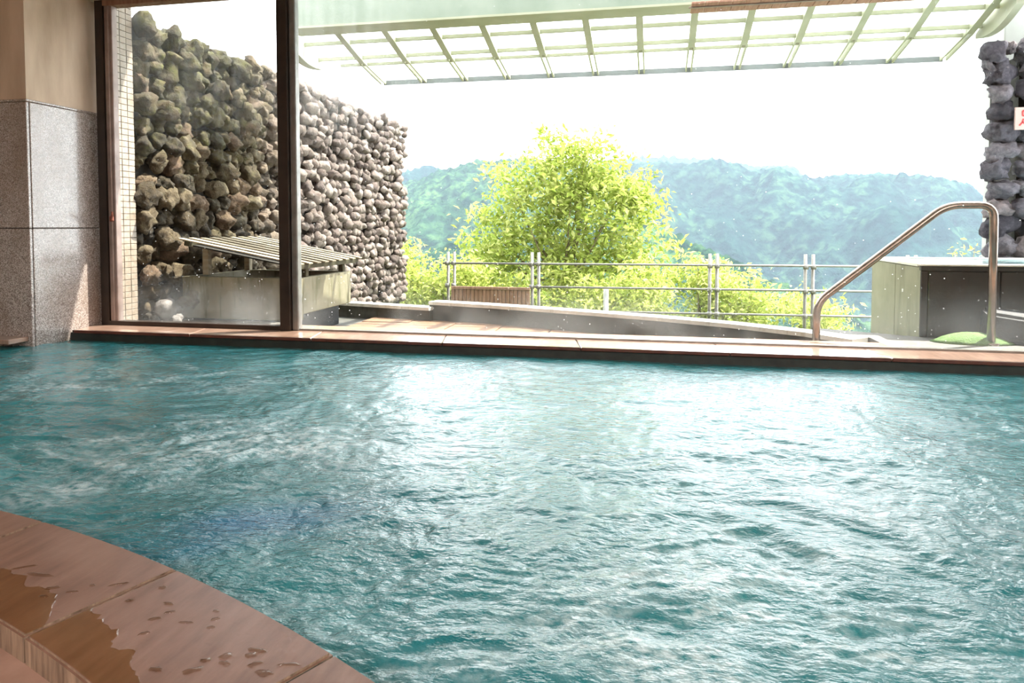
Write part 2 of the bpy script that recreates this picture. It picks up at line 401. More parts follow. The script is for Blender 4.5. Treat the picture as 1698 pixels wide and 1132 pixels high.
# far coping: one slab beside the next
fc = struct(empty('trim_3'), 'brown stone coping along the far pool edge, below the windows')
xs = [-3.99, -3.08, -2.20, -1.32, -0.46, 0.39, 1.24, 2.08, 2.90, 3.6]
for a, b in zip(xs[:-1], xs[1:]):
    bm = bmesh.new(); sk = 0.035
    prism(bm, [(a + 0.003 + sk, 4.147), (b - 0.003 + sk, 4.147), (b - 0.003 - sk, 4.47), (a + 0.003 - sk, 4.47)], -0.020, 0.0)
    bmesh.ops.bevel(bm, geom=[e for e in bm.edges], offset=0.003, segments=1, affect='EDGES')
    s = obj('coping_slab', bm, [M['coping_far'], M['edge_red']], fc)
    for p in s.data.polygons:
        if p.normal.y < -0.6: p.material_index = 1
boxo('coping_bed', -3.99, 3.6, 4.18, 4.47, -0.0205, -0.006, M['grout'], fc)
lc = struct(empty('trim_4'), 'wet stone ledge along the foot of the left pillar')
for a, b in ((-5.3, -4.63), (-4.624, -4.03)):
    boxo('ledge_slab', a, b, 3.72, 3.868, -0.035, -0.004, M['coping_far'], lc, 0.004)

# near coping: curved slabs, 7.15 degrees each, seams at 20.8 and 27.95 degrees
nc = struct(empty('trim_5'), 'curved brown sandstone coping on the near pool edge, wet with splashes')
RI = R0 - 0.287
def arcpt(r, a): return (CX + r * math.sin(math.radians(a)), CY + r * math.cos(math.radians(a)))
for k in range(-9, 7):
    a0 = 20.8 + 7.15 * k + 0.045; a1 = a0 + 7.15 - 0.09
    ang = [a0 + (a1 - a0) * i / 10 for i in range(11)]
    bm = bmesh.new()
    prism(bm, [arcpt(R0, a) for a in ang] + [arcpt(RI, a) for a in reversed(ang)], -0.05, 0.0)
    bmesh.ops.bevel(bm, geom=[e for e in bm.edges if abs(e.verts[0].co.z - e.verts[1].co.z) < 1e-4 and e.verts[0].co.z > -0.01], offset=0.004, segments=2, affect='EDGES')
    s = obj('coping_slab', bm, [M['coping'], M['coping_side']], nc)
    for p in s.data.polygons:
        if abs(p.normal.z) < 0.3: p.material_index = 1
bm = bmesh.new(); ang = [20.8 - 64 + 110 * i / 60 for i in range(61)]
prism(bm, [arcpt(R0 - 0.02, a) for a in ang] + [arcpt(RI + 0.012, a) for a in reversed(ang)], -0.6, -0.006)
obj('coping_bed', bm, M['grout'], nc)

# wet patches and splashes lying on the near coping
def blob(cx, cy, rx, ry, rot, seed, n=22, h=0.0016, z=0.0, wob=0.45):
    bm = bmesh.new(); cen = bm.verts.new((cx, cy, z + h)); out = []; mid = []
    for i in range(n):
        t = 2 * math.pi * i / n
        k = 1 + wob * noise.noise(Vector((math.cos(t) * 1.7, math.sin(t) * 1.7, seed * 3.1)))* 1.6
        x, y = rx * k * math.cos(t), ry * k * math.sin(t)
        X = x * math.cos(rot) - y * math.sin(rot); Y = x * math.sin(rot) + y * math.cos(rot)
        mid.append(bm.verts.new((cx + X * 0.72, cy + Y * 0.72, z + h * 0.9))); out.append(bm.verts.new((cx + X, cy + Y, z + 0.0002)))
    for i in range(n):
        j = (i + 1) % n
        bm.faces.new((cen, mid[i], mid[j])); bm.faces.new((mid[i], out[i], out[j], mid[j]))
    return bm
splash = [(-0.957, 1.205, .010, .006), (-0.985, 1.15, .010, .004), (-0.905, 1.155, .011, .006), (-0.88, 1.13, .012, .004),
          (-0.895, 1.105, .012, .007), (-0.80, 1.15, .009, .004), (-0.785, 1.125, .010, .004), (-0.83, 1.105, .014, .004),
          (-0.775, 1.10, .010, .005), (-0.88, 1.06, .012, .004), (-0.655, 1.055, .020, .006), (-0.66, 1.04, .013, .008),
          (-0.70, 1.03, .014, .009), (-0.69, 1.012, .010, .006), (-0.64, 1.02, .014, .006), (-0.725, 1.012, .012, .007),
          (-0.61, 1.002, .018, .009), (-0.73, .985, .020, .010), (-0.79, .975, .014, .007), (-0.585, 1.03, .020, .004),
          (-1.30, 1.22, .030, .004), (-1.24, 1.20, .035, .005), (-1.17, 1.16, .014, .006), (-1.12, 1.155, .012, .004),
          (-1.10, 1.185, .008, .005), (-1.05, 1.20, .020, .003), (-1.16, 1.13, .010, .004), (-0.50, .985, .022, .006)]
for i, (x, y, a, b) in enumerate(splash):
    obj('water_drop', blob(x, y, a * 0.85, b * 0.85, 0.35 * math.sin(i * 2.3) + 0.3, i + 1, 14, 0.0028), M['drop'], nc, True)
def wetfilm(a0, a1, f, seed):
    """a film of water along the outer rim; f(t) = its width"""
    bm = bmesh.new(); prev = None; n = 44
    for i in range(n + 1):
        t = i / n; a = a0 + (a1 - a0) * t
        w = f(t) * (1 + 0.30 * noise.noise(Vector((t * 9, seed, 0)))+ 0.12 * noise.noise(Vector((t * 31, seed, 0))))
        i0 = bm.verts.new((*arcpt(RI + 0.005, a), 0.0006)); i1 = bm.verts.new((*arcpt(RI + 0.005 + w * 0.97, a), 0.0006)); i2 = bm.verts.new((*arcpt(RI + 0.005 + w, a), 0.0001))
        if prev:
            bm.faces.new((prev[0], prev[1], i1, i0)); bm.faces.new((prev[1], prev[2], i2, i1))
        prev = (i0, i1, i2)
    bmesh.ops.recalc_face_normals(bm, faces=bm.faces); bm.normal_update()
    if sum(f.normal.z for f in bm.faces) < 0: bmesh.ops.reverse_faces(bm, faces=bm.faces)
    return bm
obj('wet_patch', wetfilm(13.5, 20.75, lambda t: 0.012 + 0.085 * min(1, 1.6 * math.sin(math.pi * min(t, 0.62) * 0.8)) * (1 if t < .8 else (1 - t) * 4 + .2), 3), M['wet'], nc)
obj('wet_patch', wetfilm(20.9, 27.0, lambda t: 0.105 * (1 - t) ** 0.7 + 0.004, 8), M['wet'], nc)

# ---------------------------------------------------------------- windows
w1 = struct(empty('window_1', (0, 0, 0)), 'dark framed glass panel at the left, showing the mossy stone wall')
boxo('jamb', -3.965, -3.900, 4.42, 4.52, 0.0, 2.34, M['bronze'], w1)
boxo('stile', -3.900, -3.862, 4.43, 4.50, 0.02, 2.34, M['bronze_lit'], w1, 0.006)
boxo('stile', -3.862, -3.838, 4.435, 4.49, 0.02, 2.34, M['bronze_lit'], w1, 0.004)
boxo('sill', -3.900, -2.52, 4.42, 4.50, 0.0, 0.030, M['bronze'], w1)
boxo('head', -3.900, -2.52, 4.42, 4.50, 2.30, 2.34, M['panelwood'], w1)  # timber colour paints the lit brown-pink of the frame head
boxo('mullion', -2.525, -2.452, 4.40, 4.50, 0.0, 2.34, M['bronze'], w1)
boxo('mullion_channel', -2.452, -2.405, 4.43, 4.49, 0.0, 2.34, M['alu'], w1, 0.006)
lt = boxo('latch', -3.872, -3.846, 4.405, 4.43, 0.755, 0.795, M['rust'], w1, 0.006)
bm = bmesh.new(); tube(bm, [(-3.858, 4.412, 0.775), (-3.83, 4.39, 0.80), (-3.825, 4.385, 0.825)], 0.008, 8); obj('latch_lever', bm, M['rust'], lt, True)
boxo('glass_pane', -3.845, -2.52, 4.455, 4.463, 0.025, 2.31, M['glass_l'], w1)
w2 = struct(empty('window_2', (0, 0, 0)), 'wide frameless window above the pool, looking out to the valley')
boxo('glass_pane', -2.412, 1.553, 4.455, 4.463, 0.010, 2.335, M['glass'], w2)
boxo('glass_pane', 1.557, 3.6, 4.455, 4.463, 0.010, 2.335, M['glass'], w2)
boxo('sill', -2.405, 3.6, 4.445, 4.475, 0.0, 0.012, M['alu'], w2)

# ---------------------------------------------------------------- pool water
def perlin(x, y, seed):
    r = np.random.default_rng(seed); perm = np.arange(512); r.shuffle(perm); ang = r.random(512) * 2 * np.pi
    gx, gy = np.cos(ang), np.sin(ang)
    xi = np.floor(x).astype(int); yi = np.floor(y).astype(int); xf = x - xi; yf = y - yi
    def g(ix, iy, dx, dy):
        h = perm[(perm[ix & 511] + iy) & 511]; return gx[h] * dx + gy[h] * dy
    u = xf ** 3 * (xf * (xf * 6 - 15) + 10); v = yf ** 3 * (yf * (yf * 6 - 15) + 10)
    a = g(xi, yi, xf, yf) * (1 - u) + g(xi + 1, yi, xf - 1, yf) * u
    b = g(xi, yi + 1, xf, yf - 1) * (1 - u) + g(xi + 1, yi + 1, xf - 1, yf - 1) * u
    return (a * (1 - v) + b * v) * 1.5
def smooth(a, b, v): t = np.clip((v - a) / (b - a), 0, 1); return t * t * (3 - 2 * t)
def gauss(x, y, cx, cy, sx, sy, rot=0.0):
    dx, dy = x - cx, y - cy; c, s = math.cos(rot), math.sin(rot)
    return np.exp(-(((dx * c + dy * s) / sx) ** 2 + ((-dx * s + dy * c) / sy) ** 2))
WZ = -0.075
NX, NY = 900, 430
gx = np.linspace(-5.28, 3.58, NX); gy = 0.25 * (4.17 / 0.25) ** np.linspace(0.24, 1, NY)
GX, GY = np.meshgrid(gx, gy)
wx = GX + 0.16 * perlin(GX * 1.3, GY * 1.3, 1) + 0.06 * perlin(GX * 4, GY * 4, 2)
wy = GY + 0.16 * perlin(GX * 1.3, GY * 1.3, 3) + 0.06 * perlin(GX * 4, GY * 4, 4)
# swirl of the jets: waves are stretched along the current
jets = [(-1.50, 2.25, 1.0), (0.09, 1.63, 1.0), (0.6, 2.4, 0.7), (-3.0, 3.1, 0.7)]
chop = 0.55 + 0.0 * GX
for jx, jy, k in jets: chop += 0.55 * k * gauss(GX, GY, jx, jy, 0.75, 0.6)
def ridge(f, s, sx=1.0, sy=1.0): return 1 - 2.0 * np.sqrt(perlin(wx * f * sx, wy * f * sy, s) ** 2 + 0.006)
H = 0.010 * perlin(wx * 1.6, wy * 2.4, 10) + 0.0062 * ridge(3.2, 11, 0.75, 1.25) + 0.0040 * ridge(7.0, 12, 0.7, 1.3) * chop
H += 0.0034 * ridge(13, 13, 0.8, 1.2) * (chop + .25) + 0.0019 * ridge(26, 14, 0.85, 1.15) * (chop + .2)
for jx, jy, k in jets:
    rr = np.hypot(GX - jx, GY - jy); H += 0.004 * k * np.sin(rr * 24 + 3 * perlin(wx * 2, wy * 2, 17)) * np.exp(-rr / 0.5)
H *= smooth(4.17, 4.05, GY) * 0.6 + 0.4
# foam where the jets break the surface
fn = perlin(wx * 5, wy * 8, 21) * 0.6 + perlin(wx * 12, wy * 18, 22) * 0.4
fm = 1.25 * gauss(GX, GY, -1.45, 2.25, 0.55, 0.30, 0.3) + 0.8 * gauss(GX, GY, 0.10, 1.50, 0.30, 0.30) + 0.5 * gauss(GX, GY, -0.05, 1.25, 0.45, 0.2) \
   + 0.6 * gauss(GX, GY, -3.3, 2.8, 0.8, 0.22, 0.25) + 0.55 * gauss(GX, GY, -1.75, 1.75, 0.25, 0.12, 0.3) + 0.45 * gauss(GX, GY, -2.3, 3.2, 0.9, 0.3) + 0.35 * gauss(GX, GY, 0.6, 1.9, 0.8, 0.5)
foam = np.clip(fm * (0.60 + 1.5 * fn) + 0.30 * smooth(0.15, 0.5, fn) * 0.6, 0, 1)
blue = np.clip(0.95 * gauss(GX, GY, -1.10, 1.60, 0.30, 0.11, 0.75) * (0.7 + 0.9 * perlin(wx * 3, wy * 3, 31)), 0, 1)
co = np.stack([GX, GY, WZ + H], -1).reshape(-1, 3)
idx = np.arange(NX * NY).reshape(NY, NX)
q = np.stack([idx[:-1, :-1], idx[:-1, 1:], idx[1:, 1:], idx[1:, :-1]], -1).reshape(-1, 4)
cx_ = co[q].mean(1); keep = np.hypot(cx_[:, 0] - CX, cx_[:, 1] - CY) > R0 - 0.018
keep &= ~((cx_[:, 0] < -3.995) & (cx_[:, 1] > 3.90))
q = q[keep]
def np_mesh(name, co, faces, attrs=None, smooth_=True):
    me = bpy.data.meshes.new(name); n = faces.shape[1]
    me.vertices.add(len(co)); me.vertices.foreach_set('co', np.ascontiguousarray(co, dtype=np.float32).ravel())
    me.loops.add(faces.size); me.loops.foreach_set('vertex_index', faces.astype(np.int32).ravel())
    me.polygons.add(len(faces)); me.polygons.foreach_set('loop_start', np.arange(0, faces.size, n, dtype=np.int32))
    me.polygons.foreach_set('use_smooth', np.full(len(faces), smooth_))
    for k, v in (attrs or {}).items():
        a = me.attributes.new(k, 'FLOAT', 'POINT'); a.data.foreach_set('value', v.astype(np.float32).ravel())
    me.update(calc_edges=True); return me
used = np.zeros(len(co), bool); used[q.ravel()] = True
remap = np.cumsum(used) - 1
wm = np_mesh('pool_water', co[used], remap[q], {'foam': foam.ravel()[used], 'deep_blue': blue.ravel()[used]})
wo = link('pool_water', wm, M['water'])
tag(wo, 'turquoise bubbling bath water filling the indoor pool', 'water', kind='stuff')

# ---------------------------------------------------------------- outdoors: ground, tiled pier, lava stone wall
gd = struct(empty('outdoor_terrace'), 'sunken wet terrace outside the windows')
boxo('sill_strip', -2.76, 1.42, 4.47, 4.72, -0.30, -0.004, M['red_slab'], gd)
bm = bmesh.new(); prism(bm, [(-4.06, 4.72), (3.6, 4.72), (3.6, 6.1), (1.5, 6.1), (1.1, 5.20), (0.6, 5.54), (0.05, 5.82), (-0.64, 6.10), (-1.37, 6.37), (-2.08, 6.58), (-3.1, 6.76), (-4.06, 6.99)], -0.6, -0.20)
obj('mortar_bed', bm, M['deck'], gd)
boxo('side_bed', -4.06, -2.76, 4.50, 5.15, -0.30, -0.050, M['deck'], gd)
for i, x in enumerate(np.arange(-2.72, -0.4, 0.46)):
    for j in range(4):
        y = 5.0 + j * 0.40
        boxo('paving_stone', x + 0.006, x + 0.454, y + 0.006, y + 0.394, -0.205, -0.178 + 0.003 * math.sin(i * 3 + j * 5), M['red_slab'], gd, 0.004)
bm = bmesh.new(); prism(bm, [(1.38, 4.478), (3.6, 4.478), (3.6, 5.02), (1.70, 5.02), (1.14, 5.30), (1.125, 5.19), (1.375, 4.91)], -0.4, -0.003)
obj('mortar_bed', bm, M['deck'], gd)
hs = bmesh.new(); box(hs, -30, 30, 0, 1, 0, 1)
for v in hs.verts:
    far = v.co.y > 0.5; v.co.y = 60 if far else 7.2; v.co.z = (-26 if far else -0.66) - (0 if v.co.z > .5 else 2)
struct(obj('hillside', hs, M['soil']), 'grassy slope falling away beyond the curb')

pier = struct(boxo('trim_6', -4.20, -4.010, 4.565, 4.835, -0.1, 2.75, M['mortar_l']), 'cream tiled pier just outside the left window')
tm = None; tw, th = 0.068, 0.0465
for r in range(58):
    for c in range(4):
        if tm is None:
            bm = bmesh.new(); box(bm, -0.006, 0.006, 0.002, tw - 0.002, 0.002, th - 0.002, 0.0015)
            t = obj('tile', bm, M['tile'], pier); tm = t.data
        else:
            t = bpy.data.objects.new('tile', tm); COL.objects.link(t); t.parent = pier
        t.location = (-4.006 + 0.0012 * math.sin(r * 7.1 + c * 3.3), 4.563 + c * tw, -0.02 + r * th)
tm2 = None

def rock_mesh(name, sub, seed, amp=0.34):
    bm = bmesh.new(); bmesh.ops.create_icosphere(bm, subdivisions=sub, radius=1.0)
    for v in bm.verts:
        n1 = noise.noise(v.co * 1.1 + Vector((seed * 9.7, 0, 0))); n2 = noise.noise(v.co * 2.6 + Vector((0, seed * 5.3, 2)))
        n3 = noise.noise(v.co * 5.5 + Vector((0, 3, seed * 4.1)))
        n4 = noise.cell(v.co * 1.5 + Vector((seed, 2, 1)))
        v.co *= 1 + amp * n1 * 1.3 + amp * 0.8 * n2 + amp * 0.6 * n3 + amp * 0.35 * (n4 - .5)
    me = bpy.data.meshes.new(name); bm.to_mesh(me); bm.free()
    me.polygons.foreach_set('use_smooth', [True] * len(me.polygons)); return me
near_rocks = [rock_mesh('stone', 3, s) for s in range(14)]
far_rocks = [rock_mesh('stone_far', 2, s + 40) for s in range(8)]
for me in near_rocks: me.materials.append(M['lava'])
WXS = -4.085                                   # face of the wall behind the stones
sw = struct(boxo('lava_stone_wall', -4.5, WXS, 4.84, 10.86, -0.9, 2.33, M['lava_mortar']), 'rough lava stone wall running away outside, mossy near, pinkish and painted sunlit far')
stones = []
for ya, yb, kk in ((4.86, 6.3, 1.06), (6.3, 7.9, 0.88), (7.9, 10.86, 0.74)):      # stones get smaller towards the far end
    z = -0.42
    while z < 2.42 - 0.03 * (1 - kk):
        y = ya + random.uniform(-.05, .05)
        while y < yb:
            s = random.uniform(0.72, 1.28) * 0.090 * kk
            stones.append((y + s, z + random.uniform(-.03, .03) * kk, s)); y += s * 1.86
        z += 0.142 * kk
stones.sort(key=lambda t: t[0] - 0.10 * t[2] * 100 * 0)
vis = [s for s in stones if not (s[1] < -0.25 and s[0] < 6.5)]
def rock_xf(y, zz, s):
    return (Vector((WXS + random.uniform(-0.01, 0.10), y, zz)),
            (random.uniform(0, 6.28), random.uniform(0, 6.28), random.uniform(0, 6.28)),
            Vector((s * random.uniform(.78, 1.05), s * random.uniform(.85, 1.2), s * random.uniform(.8, 1.1))))
for i, (y, zz, s) in enumerate(vis[:300]):
    o = bpy.data.objects.new('stone', near_rocks[i % len(near_rocks)]); COL.objects.link(o); o.parent = sw
    o.location, o.rotation_euler, o.scale = rock_xf(y, zz, s)
from mathutils import Euler
cs, fs, ts, off = [], [], [], 0
for i, (y, zz, s) in enumerate(vis[300:]):
    me = far_rocks[i % len(far_rocks)]
    n = len(me.vertices); a = np.empty(n * 3, np.float32); me.vertices.foreach_get('co', a)
    f = np.empty(len(me.polygons) * 3, np.int32); me.polygons.foreach_get('vertices', f)
    l, r, sc = rock_xf(y, zz, s); Rm = np.array(Euler(r).to_matrix()) * np.array(sc)[None, :]
    cs.append(a.reshape(-1, 3) @ Rm.T + np.array(l)); fs.append(f.reshape(-1, 3) + off); ts.append(np.full(n, random.random())); off += n
fm_ = np_mesh('distant_stones', np.concatenate(cs), np.concatenate(fs), {'tint': np.concatenate(ts)})
ds = link('distant_stones', fm_, M['lava'], sw); ds['kind'] = 'stuff'

# loose rocks at the foot of the wall, inside the left pane
for i, (x, y, zz, s, mat, lab) in enumerate([(-3.86, 4.98, 0.04, 0.095, M['white_rock'], 'pale rock on the wet ground beside the tiled pier'),
        (-3.80, 5.22, 0.11, 0.085, M['lava'], 'round brown rock between the wall and the concrete box'),
        (-3.92, 4.90, -0.01, 0.06, M['lava'], 'small dark rock leaning on the tiled pier'),
        (-3.70, 4.90, -0.02, 0.045, M['white_rock'], 'small pale rock in front of the stone wall')]):
    me = near_rocks[i + 3].copy(); me.name = 'loose_rock'; me.materials.clear(); me.materials.append(mat)
    o = bpy.data.objects.new('loose_rock', me); COL.objects.link(o); o.location = (x, y, zz); o.scale = (s, s * 1.1, s * 0.9)
    tag(o, lab, 'rock', 'loose rocks by the wall')

# ---------------------------------------------------------------- concrete box with a slatted lid
bx = empty('concrete_box', (-3.35, 5.7, -0.05))
tag(bx, 'mossy concrete box by the stone wall under a sloping slatted lid', 'box')
def P(name, x0, x1, y0, y1, z0, z1, mat, par=None, bev=0.004):
    o = boxo(name, x0, x1, y0, y1, z0, z1, mat, None, bev); o.parent = par or bx; o.matrix_parent_inverse = (par or bx).matrix_basis.inverted() if (par is None) else Matrix.Identity(4); return o
bx0, bx1, by0, by1, bz0, bz1 = -3.89, -2.82, 5.22, 6.20, 0.0, 0.30
P('plinth', bx0 + 0.05, bx1 - 0.10, by0 + 0.06, by1 - 0.05, -0.20, 0.005, M['dark_rock'])
P('front_wall', bx0, bx1, by0, by0 + 0.06, bz0 - 0.05, bz1, M['box'])
P('back_wall', bx0, bx1, by1 - 0.06, by1, bz0, bz1, M['box'])
P('side_wall', bx0, bx0 + 0.06, by0 + 0.061, by1 - 0.061, bz0, bz1, M['box'])
P('side_wall', bx1 - 0.06, bx1, by0 + 0.061, by1 - 0.061, bz0, bz1, M['box'])
P('box_floor', bx0 + 0.061, bx1 - 0.061, by0 + 0.061, by1 - 0.061, 0.0, 0.04, M['dark_rock'])
for yy in (5.42, 6.05): P('post', -3.84, -3.785, yy, yy + 0.055, 0.301, 0.585, M['slat'])
for yy in (5.35, 6.05): P('post', -2.875, -2.83, yy, yy + 0.05, 0.301, 0.375, M['slat_dark'])
HX, HZ, LX, LZ = -3.83, 0.615, -2.745, 0.415
dv = Vector((LX - HX, 0, LZ - HZ)); dn = Vector((-dv.z, 0, dv.x)).normalized()
def slope_box(name, t0, t1, y0, y1, n0, n1, mat):
    bm = bmesh.new(); box(bm, 0, 1, y0, y1, 0, 1)
    for v in bm.verts:
        t = t0 if v.co.x < .5 else t1; k = n0 if v.co.z < .5 else n1
        v.co = Vector((HX, v.co.y, HZ)) + dv * t + dn * k
    o = obj(name, bm, mat); o.parent = bx; o.matrix_parent_inverse = bx.matrix_basis.inverted(); return o
for k in range(9):
    y = 5.09 + k * 0.143
    slope_box('lid_slat', 0.0 + 0.006 * math.sin(k * 4), 1.0 + 0.006 * math.sin(k * 7), y, y + 0.068, 0.0, 0.009, M['slat'])
for t in (0.04, 0.93): slope_box('lid_batten', t, t + 0.045, 5.12, 6.28, -0.045, -0.001, M['slat_dark'])
slope_box('lid_shade_board', 0.1, 0.92, 5.14, 6.27, -0.040, -0.030, M['gap_shade'])  # black sheet added below the slats so the gaps look shaded

# ---------------------------------------------------------------- curb around the terrace
def curb(name, pts, ztop, wid, label):
    root = tag(empty(name, (pts[0][0], pts[0][1], -0.2)), label, 'curb')
    n = len(pts)
    def offs(d):
        out = []
        for i, p in enumerate(pts):
            a = Vector(pts[max(i - 1, 0)]); b = Vector(pts[min(i + 1, n - 1)]); t = (b - a).normalized(); out.append((p[0] + t.y * d, p[1] - t.x * d))
        return out
    def piece(nm, d0, d1, z0, z1, mat, i0=0, i1=None):
        A, B = offs(d0)[i0:i1], offs(d1)[i0:i1]
        bm = bmesh.new(); prism(bm, A + B[::-1], z0, z1)
        o = obj(nm, bm, mat); o.parent = root; o.matrix_parent_inverse = root.matrix_basis.inverted()
    piece('curb_wall', 0.015, wid - 0.015, -0.6, ztop - 0.03, M['curb_face'])
    for i in range(n - 1): piece('cap_stone', 0.0, wid, ztop - 0.03, ztop, M['curb_top'], i, i + 2)
    return root
curb('terrace_curb', [(-2.075, 6.58), (-1.35, 6.37), (-0.62, 6.10), (0.072, 5.815), (0.62, 5.53), (1.109, 5.18), (1.36, 4.905)], 0.0, 0.17, 'long grey curb, face painted shaded and cap painted sunlit, curving towards the bath tub')
curb('terrace_curb', [(-3.92, 6.965), (-3.1, 6.755), (-2.06, 6.49)], -0.05, 0.15, 'lower left curb piece ending at the stone wall')

# ---------------------------------------------------------------- raised foot bath
tb = empty('bath_tub', (2.6, 5.5, -0.003)); tag(tb, 'square raised outdoor bath with olive side painted light, front painted in shade and white rim', 'bath tub')
def T(name, *a, mat, bev=0.004):
    o = boxo(name, *a, mat, None, bev); o.parent = tb; o.matrix_parent_inverse = tb.matrix_basis.inverted(); return o
tx0, tx1, ty0, ty1, tz = 1.70, 3.55, 5.0, 6.06, 0.478
T('tub_core', tx0 + 0.02, tx1, ty0 + 0.02, ty1 - 0.02, -0.198, 0.40, mat=M['grout'], bev=0)
for a, b in ((ty0 + 0.012, 5.50), (5.505, ty1)): T('side_panel', tx0, tx0 + 0.022, a, b, -0.198, 0.452, mat=M['tub_side'])
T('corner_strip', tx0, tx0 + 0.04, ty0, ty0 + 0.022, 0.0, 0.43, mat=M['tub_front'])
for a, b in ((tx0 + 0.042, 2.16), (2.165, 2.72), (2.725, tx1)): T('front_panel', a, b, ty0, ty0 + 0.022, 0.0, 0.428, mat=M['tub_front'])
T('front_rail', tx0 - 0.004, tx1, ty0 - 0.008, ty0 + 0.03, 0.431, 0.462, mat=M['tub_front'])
T('rim', tx0 - 0.008, tx1, ty0 - 0.012, ty0 + 0.05, 0.463, tz, mat=M['tub_rim'])
T('rim', tx0 - 0.008, tx0 + 0.10, ty0 + 0.051, ty1, 0.455, tz, mat=M['tub_rim'])
T('rim', tx0 + 0.101, tx1, ty1 - 0.10, ty1, 0.455, tz, mat=M['tub_rim'])
bm = bmesh.new(); bmesh.ops.create_grid(bm, x_segments=30, y_segments=16, size=0.5)
for v in bm.verts:
    v.co = Vector((2.675 + v.co.x * 1.75, 5.505 + v.co.y * 0.92, 0.470 + 0.002 * noise.noise(v.co * 14)))
o = obj('bath_water', bm, M['tub_water'], None, True); o.parent = tb; o.matrix_parent_inverse = tb.matrix_basis.inverted()

# moss mound and dark stone in front of the bath
def mound(name, cx, cy, rx, ry, h, mat, label, cat):
    bm = bmesh.new(); n, m = 28, 7; rings = []
    for j in range(m):
        k = j / m; zz = h * (1 - (1 - k) ** 2)
        rings.append([bm.verts.new((rx * (1 - k) * math.cos(2 * math.pi * i / n), ry * (1 - k) * math.sin(2 * math.pi * i / n), zz + 0.006 * noise.noise(Vector((i * .9, j * 1.7, 0))))) for i in range(n)])
    top = bm.verts.new((0, 0, h))
    for a, b in zip(rings[:-1], rings[1:]):
        for i in range(n): bm.faces.new((a[i], a[(i + 1) % n], b[(i + 1) % n], b[i]))
    for i in range(n): bm.faces.new((rings[-1][i], rings[-1][(i + 1) % n], top))
    bm.faces.new(list(reversed(rings[0])))
    o = obj(name, bm, mat, None, True); o.location = (cx, cy, -0.003); return tag(o, label, cat)
mound('moss_mound', 1.94, 4.83, 0.24, 0.13, 0.065, M['moss'], 'low bright green moss mound in front of the bath tub', 'moss')
bm = bmesh.new()
v = [bm.verts.new(c) for c in ((2.02, 4.80, 0), (2.9, 4.62, 0), (2.9, 4.96, 0), (2.02, 4.96, 0), (2.03, 4.83, 0.19), (2.9, 4.68, 0.06), (2.9, 4.95, 0.12), (2.03, 4.95, 0.22))]
for f in ((3, 2, 1, 0), (4, 5, 6, 7), (0, 1, 5, 4), (1, 2, 6, 5), (2, 3, 7, 6), (3, 0, 4, 7)): bm.faces.new([v[i] for i in f])
bmesh.ops.bevel(bm, geom=list(bm.edges), offset=0.02, segments=2, affect='EDGES')
o = obj('sloping_stone', bm, M['dark_rock']); o.location.z = -0.003
tag(o, 'dark grey sloping stone at the foot of the handrail, right of the moss', 'stone')

# ---------------------------------------------------------------- stainless handrail
hr = empty('handrail', (1.50, 4.75, 0)); tag(hr, 'bent stainless steel handrail standing just outside the window at the right', 'handrail')
def rnd_path(pts, rad, n=7):
    out = [Vector(pts[0])]
    for a, b, c in zip(pts[:-2], pts[1:-1], pts[2:]):
        a, b, c = Vector(a), Vector(b), Vector(c); p0 = b + (a - b).normalized() * rad; p2 = b + (c - b).normalized() * rad
        for i in range(n + 1): t = i / n; out.append(p0 * (1 - t) ** 2 + b * 2 * t * (1 - t) + p2 * t * t)
    out.append(Vector(pts[-1])); return out
bm = bmesh.new()
tube(bm, rnd_path([(1.012, 4.75, -0.06), (1.012, 4.75, 0.235), (1.745, 4.75, 0.848), (2.008, 4.75, 0.848), (2.012, 4.75, 0.0)], 0.085), 0.0235, 14)
o = obj('rail_pipe', bm, M['steel'], None, True); o.parent = hr; o.matrix_parent_inverse = hr.matrix_basis.inverted()
bm = bmesh.new(); tube(bm, [(2.012, 4.75, -0.003), (2.012, 4.75, 0.012)], 0.045, 16); o = obj('foot_plate', bm, M['steel'], None); o.parent = hr; o.matrix_parent_inverse = hr.matrix_basis.inverted()

# ---------------------------------------------------------------- stone-clad pillar, white column and sign at the right
sp = empty('stone_pillar', (2.95, 6.6, -0.6)); tag(sp, 'pillar of stacked grey lava stones behind the bath tub', 'pillar')
o = boxo('pillar_core', 2.88, 3.5, 6.45, 6.95, -0.6, 2.10, M['lava_mortar']); o.parent = sp; o.matrix_parent_inverse = sp.matrix_basis.inverted()
pr = [m.copy() for m in near_rocks]
for me in pr: me.materials.clear(); me.materials.append(M['lava_pillar'])
k = 0
for lay in range(12):
    z = 0.40 + lay * 0.155
    for x in ([2.735, 2.93, 3.13, 3.34] if lay % 2 else [2.755, 2.98, 3.22, 3.42]):
        o = bpy.data.objects.new('stone', pr[k % len(pr)]); COL.objects.link(o); o.parent = sp; o.matrix_parent_inverse = sp.matrix_basis.inverted()
        o.location = (x + random.uniform(-.025, .025) - (0.04 if lay > 9 and x < 2.8 else 0), 6.42 + random.uniform(-.03, .02), z + random.uniform(-.02, .02)); o.scale = (random.uniform(.10, .135), .11, random.uniform(.085, .115))
        o.rotation_euler = (random.uniform(-.3, .3), random.uniform(-.5, .5), random.uniform(0, 6.28)); k += 1
for (x, z, sx, sz, ry) in ((2.66, 1.99, .05, .10, -0.45), (2.80, 2.16, .03, .055, 0), (2.90, 2.15, .06, .055, 0.2), (3.05, 2.17, .07, .06, 0)):
    o = bpy.data.objects.new('stone', pr[k % len(pr)]); COL.objects.link(o); o.parent = sp; o.matrix_parent_inverse = sp.matrix_basis.inverted()
    o.location = (x, 6.42, z); o.scale = (sx, .07, sz); o.rotation_euler = (0, ry, 0); k += 1
